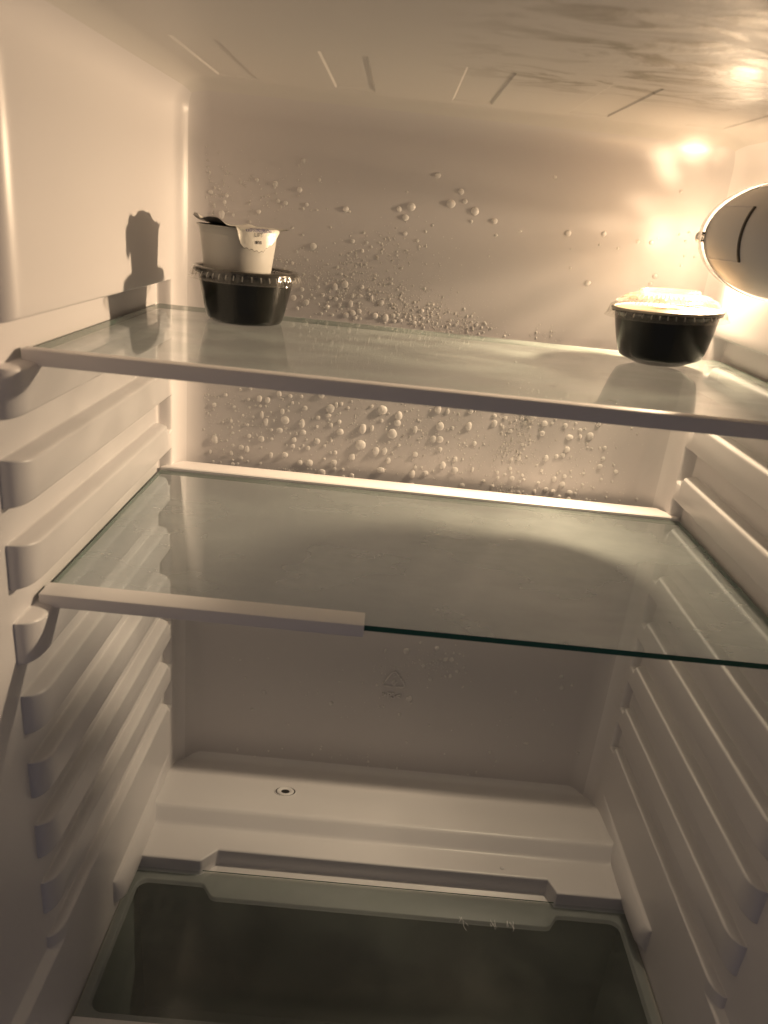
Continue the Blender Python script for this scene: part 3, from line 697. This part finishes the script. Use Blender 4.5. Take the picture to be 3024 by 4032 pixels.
# ------------------------------------------------------------ condensation on the back wall
DROPS='1588,-1046,450,470 3039,-637,440,440 1854,-917,400,480 1750,-713,410,420 1299,-745,370,380 911,-890,370,380 2262,-805,370,370 1595,-897,300,450 1727,-1088,300,420 1264,-1337,340,360 1896,-749,290,410 2227,-655,290,400 1786,-1260,410,280 2303,-3625,310,370 2126,990,350,320 2216,-3083,310,360 2329,-1158,280,390 1148,-1259,320,340 301,-1129,290,370 3573,-755,320,330 2511,-779,260,400 1817,937,330,310 2070,-1266,260,390 1060,-904,260,390 1521,-1165,280,360 2321,953,320,300 1399,-946,300,310 2277,-922,300,310 1889,-813,300,310 2444,-1191,290,300 2218,-926,250,340 1364,-1233,280,300 3399,-787,320,260 1803,-1080,230,350 1699,65,240,330 3160,-688,280,280 322,735,240,320 3414,-1223,270,280 3398,-899,270,280 1343,300,280,270 1213,-637,270,280 712,-1081,270,280 3227,-996,240,310 2730,-730,240,310 2050,-857,210,350 1203,-1051,270,270 3495,-1361,260,280 3796,-3327,250,290 868,-987,300,240 588,-1190,210,340 3493,-1293,310,230 1065,566,270,260 927,-1207,260,270 682,-723,230,300 746,-922,190,350 1845,-1164,210,310 1076,-984,250,260 2510,-3018,240,270 2669,-3130,240,270 3626,-642,230,280 752,-728,210,300 3333,-1182,210,300 537,-1178,250,250 2508,-643,250,250 1780,853,260,240 3342,-1299,240,260 3078,865,260,240 1526,-3770,230,270 2960,-1215,240,250 2075,-1082,240,250 2188,-1245,240,250 2526,-1327,240,250 1064,-1263,240,250 1264,270,220,270 781,-4532,220,270 3156,-776,240,240 848,-662,240,240 3306,506,250,230 2431,-1089,230,250 2400,-3231,220,260 1401,148,200,280 1372,56,240,230 928,151,240,230 1036,125,240,230 1535,-1339,230,240 3714,-1021,230,240 708,-863,170,320 1427,77,230,230 1613,74,230,230 1304,869,240,220 1000,-1059,220,240 846,-3714,210,250 3343,-688,220,230 3278,-1284,220,230 2486,897,230,220 2193,1084,230,220 885,-816,190,260 1285,-810,260,190 3370,-955,220,220 1652,182,220,220 1998,1182,230,210 3766,-3203,210,230 3556,-4030,320,150 2487,-3376,200,240 1674,-884,170,280 804,-1220,170,280 2681,-3315,170,280 2991,-703,210,220 3863,-1057,210,220 1079,-766,210,220 991,-1119,210,220 3834,611,220,210 2606,-3137,200,230 1127,-1121,210,210 1722,911,220,200 736,1000,220,200 3787,-3768,190,230 3727,-949,200,210 2288,-1012,200,210 930,974,210,200 2582,-928,200,210 2312,-668,160,260 1348,-711,160,260 1211,105,200,200 291,-817,200,200 3408,-1341,190,210 1369,-1139,190,200 3722,-851,190,200 3316,-972,190,200 3362,888,200,190 2257,-1389,190,200 3420,-1147,190,200 2738,-3256,180,210 3181,-1316,160,230 451,-1242,140,260 2721,-665,190,190 1198,-838,190,190 1385,-855,190,190 603,-1065,180,200 2082,-1365,180,200 231,889,200,180 2233,1017,200,180 3278,-4286,150,240 2225,-3823,170,210 4098,-4083,230,150 2878,-786,180,190 3479,-715,180,190 2990,-1023,180,190 1477,97,190,180 948,1185,190,180 1389,-695,180,190 599,-641,180,190 1315,-892,180,190 1275,176,190,180 1761,89,190,180 1940,50,190,180 2926,-1124,180,190 3570,-3492,170,200 3203,-4181,170,200 3490,-772,150,220 2599,-1166,130,250 2819,-1172,180,180 2013,-3101,120,270 946,-672,180,180 597,-4450,120,270 2797,-1303,180,180 3749,860,190,170 1961,-4446,160,200 616,783,180,170 541,-1277,170,180 466,-1340,170,180 1376,636,180,170 2817,-675,170,180 2924,-1041,170,180 1484,291,170,170 1993,152,170,170 2089,-1201,170,170 995,223,170,170 1043,-667,170,170 3351,-3427,160,180 3891,-3289,160,180 826,867,180,160 1380,-4419,120,240 2339,-4154,150,190 1412,215,150,190 3100,-4454,110,250 263,-1246,130,210 3001,-896,160,170 1378,-1292,160,170 2973,-1348,160,170 1791,736,170,160 3044,-1175,160,170 1751,-807,160,170 3352,-3743,150,180 2540,-3925,150,180 389,-720,150,180 1774,46,190,140 1573,214,110,240 2806,-755,160,160 3642,858,160,160 1459,-1354,160,160 357,877,170,150 2889,-1184,150,160 3748,-1139,150,160 2712,-1262,150,160 790,-1382,150,160 2372,-808,150,160 767,875,160,150 1451,40,160,150 1382,-3662,140,170 2631,-3324,140,170 1965,-3503,140,170 343,827,130,180 443,-948,120,190 804,-1074,150,150 3225,-678,150,150 3208,-1115,150,150 3040,-1335,150,150 1656,-689,150,150 1924,-1014,150,150 1827,56,150,150 2801,-619,150,150 795,-991,150,150 585,-967,150,150 652,-3566,140,160 593,1013,160,140 730,-3930,140,160 2056,-3749,140,160 1310,130,130,170 2270,-4497,100,220 2834,-1221,140,150 3200,-1231,140,150 2302,875,150,140 1977,-3290,140,150 1461,571,150,140 1799,102,150,140 3810,551,150,140 1170,198,150,140 3546,-1297,140,150 3019,-4498,130,160 1452,-1287,140,140 1473,220,140,140 713,-1307,140,140 3250,-640,140,140 1124,254,140,140 965,68,140,140 463,-1166,140,140 994,872,140,140 994,165,140,140 2457,85,140,140 2905,1259,150,130 2800,-3203,130,150 1329,-1145,130,140 3065,-1214,130,140 3030,-1235,130,140 691,-787,130,140 1903,73,140,130 4100,-1289,130,140 3655,-1341,130,140 968,-732,130,140 465,-817,130,140 458,-1054,130,140 1230,180,140,130 587,-738,130,140 1194,-919,130,140 1272,-1085,130,140 1278,-1210,130,140 1080,1062,140,130 2943,-1163,130,140 3593,-1208,130,140 3894,1252,140,130 922,-4427,120,150 2010,-3757,120,150 3584,-1103,130,130 904,421,130,130 1020,-1002,130,130 1452,-724,130,130 887,-620,130,130 2009,92,130,130 1935,88,130,130 1063,-1381,130,130 1306,376,130,130 3431,-657,130,130 1108,-4072,120,140 1258,45,140,120 2677,-3053,120,140 1587,-3502,120,140 2589,-3344,120,140 3040,-736,120,130 2521,107,130,120 634,-893,120,130 1328,-1034,120,130 414,740,130,120 1895,691,130,120 2286,68,130,120 291,-1334,120,130 1722,342,130,120 1116,324,130,120 1097,162,130,120 1047,-1137,120,130 1492,637,130,120 3558,-826,120,130 2514,794,130,120 3828,-1302,120,120 4024,713,120,120 467,-1305,120,120 511,-1331,120,120 1220,245,120,120 1167,46,120,120 934,-804,120,120 936,-1115,120,120 3694,-1226,120,120 3835,-997,120,120 4028,963,130,110 2819,-3432,110,130 2331,-3681,110,130 448,-1001,90,150 2738,-3058,110,120 2777,-3079,110,120 973,-1351,110,120 236,-898,110,120 297,-747,110,120 1717,218,120,110 258,800,120,110 1001,345,120,110 737,-784,110,120 889,689,120,110 1333,854,120,110 3005,-1151,110,120 3849,-1151,110,120 3078,-1329,110,120 2515,-3157,110,120 2464,-3311,110,120 2827,-3264,100,130 3918,-656,110,110 3354,-1125,110,110 3147,607,110,110 3954,941,110,110 715,-1162,110,110 883,-707,110,110 3063,-878,110,110 1913,648,110,110 1332,246,110,110 1305,196,110,110 1072,188,110,110 601,-1301,110,110 1739,181,110,110 2908,-686,110,110 2913,-1352,110,110 3689,-1346,110,110 2468,-3476,100,120 2740,-4259,100,120 3953,-1322,100,110 1775,299,110,100 1979,59,110,100 599,-1377,100,110 3551,-1261,100,110 1817,277,110,100 976,642,110,100 4015,897,110,100 3494,791,110,100 2465,-3198,100,110 2496,-3075,100,110 1471,131,110,100 4113,787,110,100 514,-1028,100,100 358,-1138,100,100 1291,-1050,100,100 2887,-994,100,100 1911,149,100,100 2000,36,100,100 1863,114,100,100 2080,117,100,100 238,-736,100,100 604,-1112,100,100 2864,-710,100,100 2120,-3279,90,110 1966,-4509,90,110 2601,-3068,90,110 962,-1006,90,100 3055,-1000,90,100 2874,-1368,90,100 1077,841,100,90 1948,-4353,90,100 1353,360,100,90 476,-854,90,100 1021,-731,90,100 1168,-1314,90,100 856,422,100,90 1840,207,90,90 2125,138,90,90 1346,523,90,90 3342,804,90,90 4031,784,90,90 1210,314,90,90 935,-765,90,90 1134,-1314,90,90 2479,630,90,90 2553,72,90,90 3975,-694,90,90 3824,-1256,90,90 2701,844,100,80 2024,-3184,80,100 3822,-836,80,90 2850,1514,90,80 253,741,90,80 694,-978,80,90 2094,53,90,80 1796,73,90,80 629,-971,80,80 628,-929,80,80 636,-1077,80,80 1204,-1316,80,80 1763,150,80,80 1842,305,80,80 2424,179,80,80 1845,237,80,80 1853,167,80,80 811,426,80,80 1349,493,80,80 1422,440,80,80 239,-783,80,80 1726,148,80,80 1781,175,80,80 2131,187,80,80 201,847,60,100 1079,527,80,70 219,987,80,70 1894,115,80,70 2376,72,80,70 1241,330,80,70 1925,179,80,70 772,433,80,70 200,1034,80,70 3793,896,80,70 1551,447,70,70 1919,215,70,70 1868,197,70,70 1919,113,70,70 1157,855,70,70 205,1115,70,70 206,1068,70,70 981,414,70,70 3124,751,70,70 1297,83,70,70 2111,194,70,70 1801,345,70,70 2341,115,70,60 193,1210,70,60 1652,361,70,60 1951,220,60,60 230,967,60,60 2179,146,60,60 1813,372,50,50 196,1156,50,50 1028,832,50,50 1169,565,50,50'
CL=[(0.165, 0.019, 0.0383, 0.0136, 420), (0.122, 0.035, 0.034, 0.0136, 230), (0.208, 0.009, 0.0234, 0.0091, 200), (0.24, 0.006, 0.0191, 0.0057, 90), (0.097, 0.034, 0.0149, 0.0091, 60), (0.067, 0.092, 0.0298, 0.0136, 90), (0.031, 0.093, 0.0106, 0.0136, 50), (0.173, 0.057, 0.0255, 0.0205, 140), (0.145, 0.053, 0.0128, 0.0114, 60), (0.297, -0.065, 0.0128, 0.0205, 330), (0.291, -0.097, 0.0128, 0.0136, 160), (0.29, -0.133, 0.0128, 0.0068, 120), (0.095, -0.136, 0.0149, 0.0027, 60), (0.064, -0.089, 0.0319, 0.0205, 160), (0.164, -0.092, 0.0426, 0.025, 330), (0.231, -0.09, 0.034, 0.0273, 300), (0.345, -0.096, 0.0298, 0.025, 120), (0.033, -0.094, 0.0085, 0.025, 60), (0.255, -0.318, 0.016, 0.011, 90), (0.215, -0.335, 0.02, 0.012, 40), (0.183, -0.44, 0.0638, 0.0057, 40), (0.304, 0.008, 0.0085, 0.0045, 20), (0.15, -0.356, 0.0638, 0.0273, 40), (0.331, -0.366, 0.0532, 0.0273, 30)]
random.seed(11)
def bead(seed,na=14,nr=4):
    rnd=random.Random(seed); ph=[rnd.uniform(0,6.28) for _ in range(3)]; am=[rnd.uniform(0,.10),rnd.uniform(0,.06),rnd.uniform(0,.04)]; sag=rnd.uniform(0,.18)
    V=[(0,-.42,-.02)];F=[]
    for k in range(1,nr+1):
        e=k/nr*math.radians(88)
        for i in range(na):
            t=2*math.pi*i/na; rr=math.sin(e)*(1+am[0]*math.sin(2*t+ph[0])+am[1]*math.sin(3*t+ph[1])+am[2]*math.sin(5*t+ph[2]))
            z=rr*math.sin(t); z=z*(1+sag*.5 if z<0 else 1-sag*.2)
            V.append((rr*math.cos(t)*(1-sag*.25*(math.sin(t)>0)*math.sin(t)),-.42*math.cos(e),z))
    for i in range(na): F.append((0,1+i,1+(i+1)%na))
    for k in range(nr-1):
        for i in range(na):
            a_=1+k*na+i; b_=1+k*na+(i+1)%na; F.append((a_,a_+na,b_+na,b_))
    return V,F
beads=[]
for s_ in range(8):
    V,F=bead(s_,16,5); me=bpy.data.meshes.new('water_droplet'); me.from_pydata(V,[],F); me.materials.append(M['water']); me.polygons.foreach_set('use_smooth',[True]*len(F)); beads.append(me)
dat=[tuple(int(v) for v in t.split(',')) for t in DROPS.split()]
def wall_y(x,z):
    d=min(x,W-x)
    return 0.0 if d>=RC else -(RC-math.sqrt(max(0,RC*RC-(RC-d)**2)))
small=[]; seen=set()
for i,(x,z,rx,rz) in enumerate(dat):
    x/=1e4;z/=1e4;rx/=1e5;rz/=1e5
    if i<300:
        o=bpy.data.objects.new('water_droplet',beads[random.randrange(8)]); COL.objects.link(o)
        o.location=(x,wall_y(x,z)-.0001,z); o.scale=(rx,.5*(rx+rz)*random.uniform(.85,1.1),rz)
        if z>0: zone='above the upper glass shelf'; parts_=((.075,'near the left corner'),(.135,'right of the left cups'),(.21,'left of the middle'),(.30,'right of the middle'),(9,'near the lamp'))
        elif z>-.26: zone='between the two glass shelves'; parts_=((.06,'near the left corner'),(.11,'left of the middle'),(.165,'just left of the middle'),(.225,'at the middle'),(.275,'just right of the middle'),(.33,'right of the middle'),(9,'near the right corner'))
        else: zone='below the lower glass shelf'; parts_=((.19,'left of the recycling mark'),(.25,'beside the recycling mark'),(9,'right of the recycling mark'))
        side=[n_ for x_,n_ in parts_ if x<x_][0]
        sz='large' if max(rx,rz)>.0024 else 'medium' if max(rx,rz)>.0013 else 'small'
        shp='tall' if rz>rx*1.22 else 'wide' if rx>rz*1.22 else 'round'
        key=(zone,side)
        if key not in seen: seen.add(key); lab,g='biggest droplet %s, %s'%(zone,side),'water droplets on the back wall'
        else: lab='%s %s droplet %s, %s'%(sz,shp,zone,side); g='%s %s droplets %s, %s'%(sz,shp,zone,side)
        tag(o,lab,'water droplet',g)
    else: small.append((x,z,rx,rz))
# the fine mist: nobody could count it
V=[];F=[]
def addb(x,z,rx,rz,na=8,nr=2):
    v,f_=bead(random.randrange(9999),na,nr); k=len(V); y=wall_y(x,z)
    V.extend((x+a_*rx,y+b_*.5*(rx+rz),z+c__*rz) for a_,b_,c__ in v); F.extend(tuple(i+k for i in ff) for ff in f_)
for s_ in small: addb(*s_,10,3)
for cx_,cz_,sx_,sz_,n_ in CL:
    for _ in range(n_):
        x=random.gauss(cx_,sx_*.8); z=random.gauss(cz_,sz_*.8)-(x-cx_)*.02
        if not(.02<x<W-.02) or z<-.45: continue
        rr=min(.0011,.00030*random.paretovariate(2.2)); addb(x,z,rr,rr*random.uniform(.9,1.3))
for _ in range(900):
    x=random.uniform(.025,.40); z=random.uniform(-.15,-.03); rr=random.uniform(.00012,.00035); addb(x,z,rr,rr)
for _ in range(700):
    x=random.uniform(.04,.27); z=.05-x*.12+random.gauss(0,.02); rr=random.uniform(.00010,.00028)
    if z<0: z=-z*.3
    addb(x,z,rr,rr)
ms=link('condensation_mist',V,F,M['water']); ms['kind']='stuff'; ms['label']='fine condensation beads spread over the back wall'
# a few drops on the upper shelf
for x,y,rr,lab in ((.2955,-.2440,.0042,'flat water drop on the upper shelf by the front trim, beside the right cup reflection'),(.2700,-.2150,.0022,'small water drop on the upper shelf near the middle of the front trim')):
    V,F=bead(int(x*1e4),20,5); V=[(a_*rr,c__*rr,-b_*rr*.45) for a_,b_,c__ in V]
    o=link('water_droplet',V,[f_ for f_ in F],M['puddle'],loc=(x,y,T+.0001)); tag(o,lab,'water droplet')
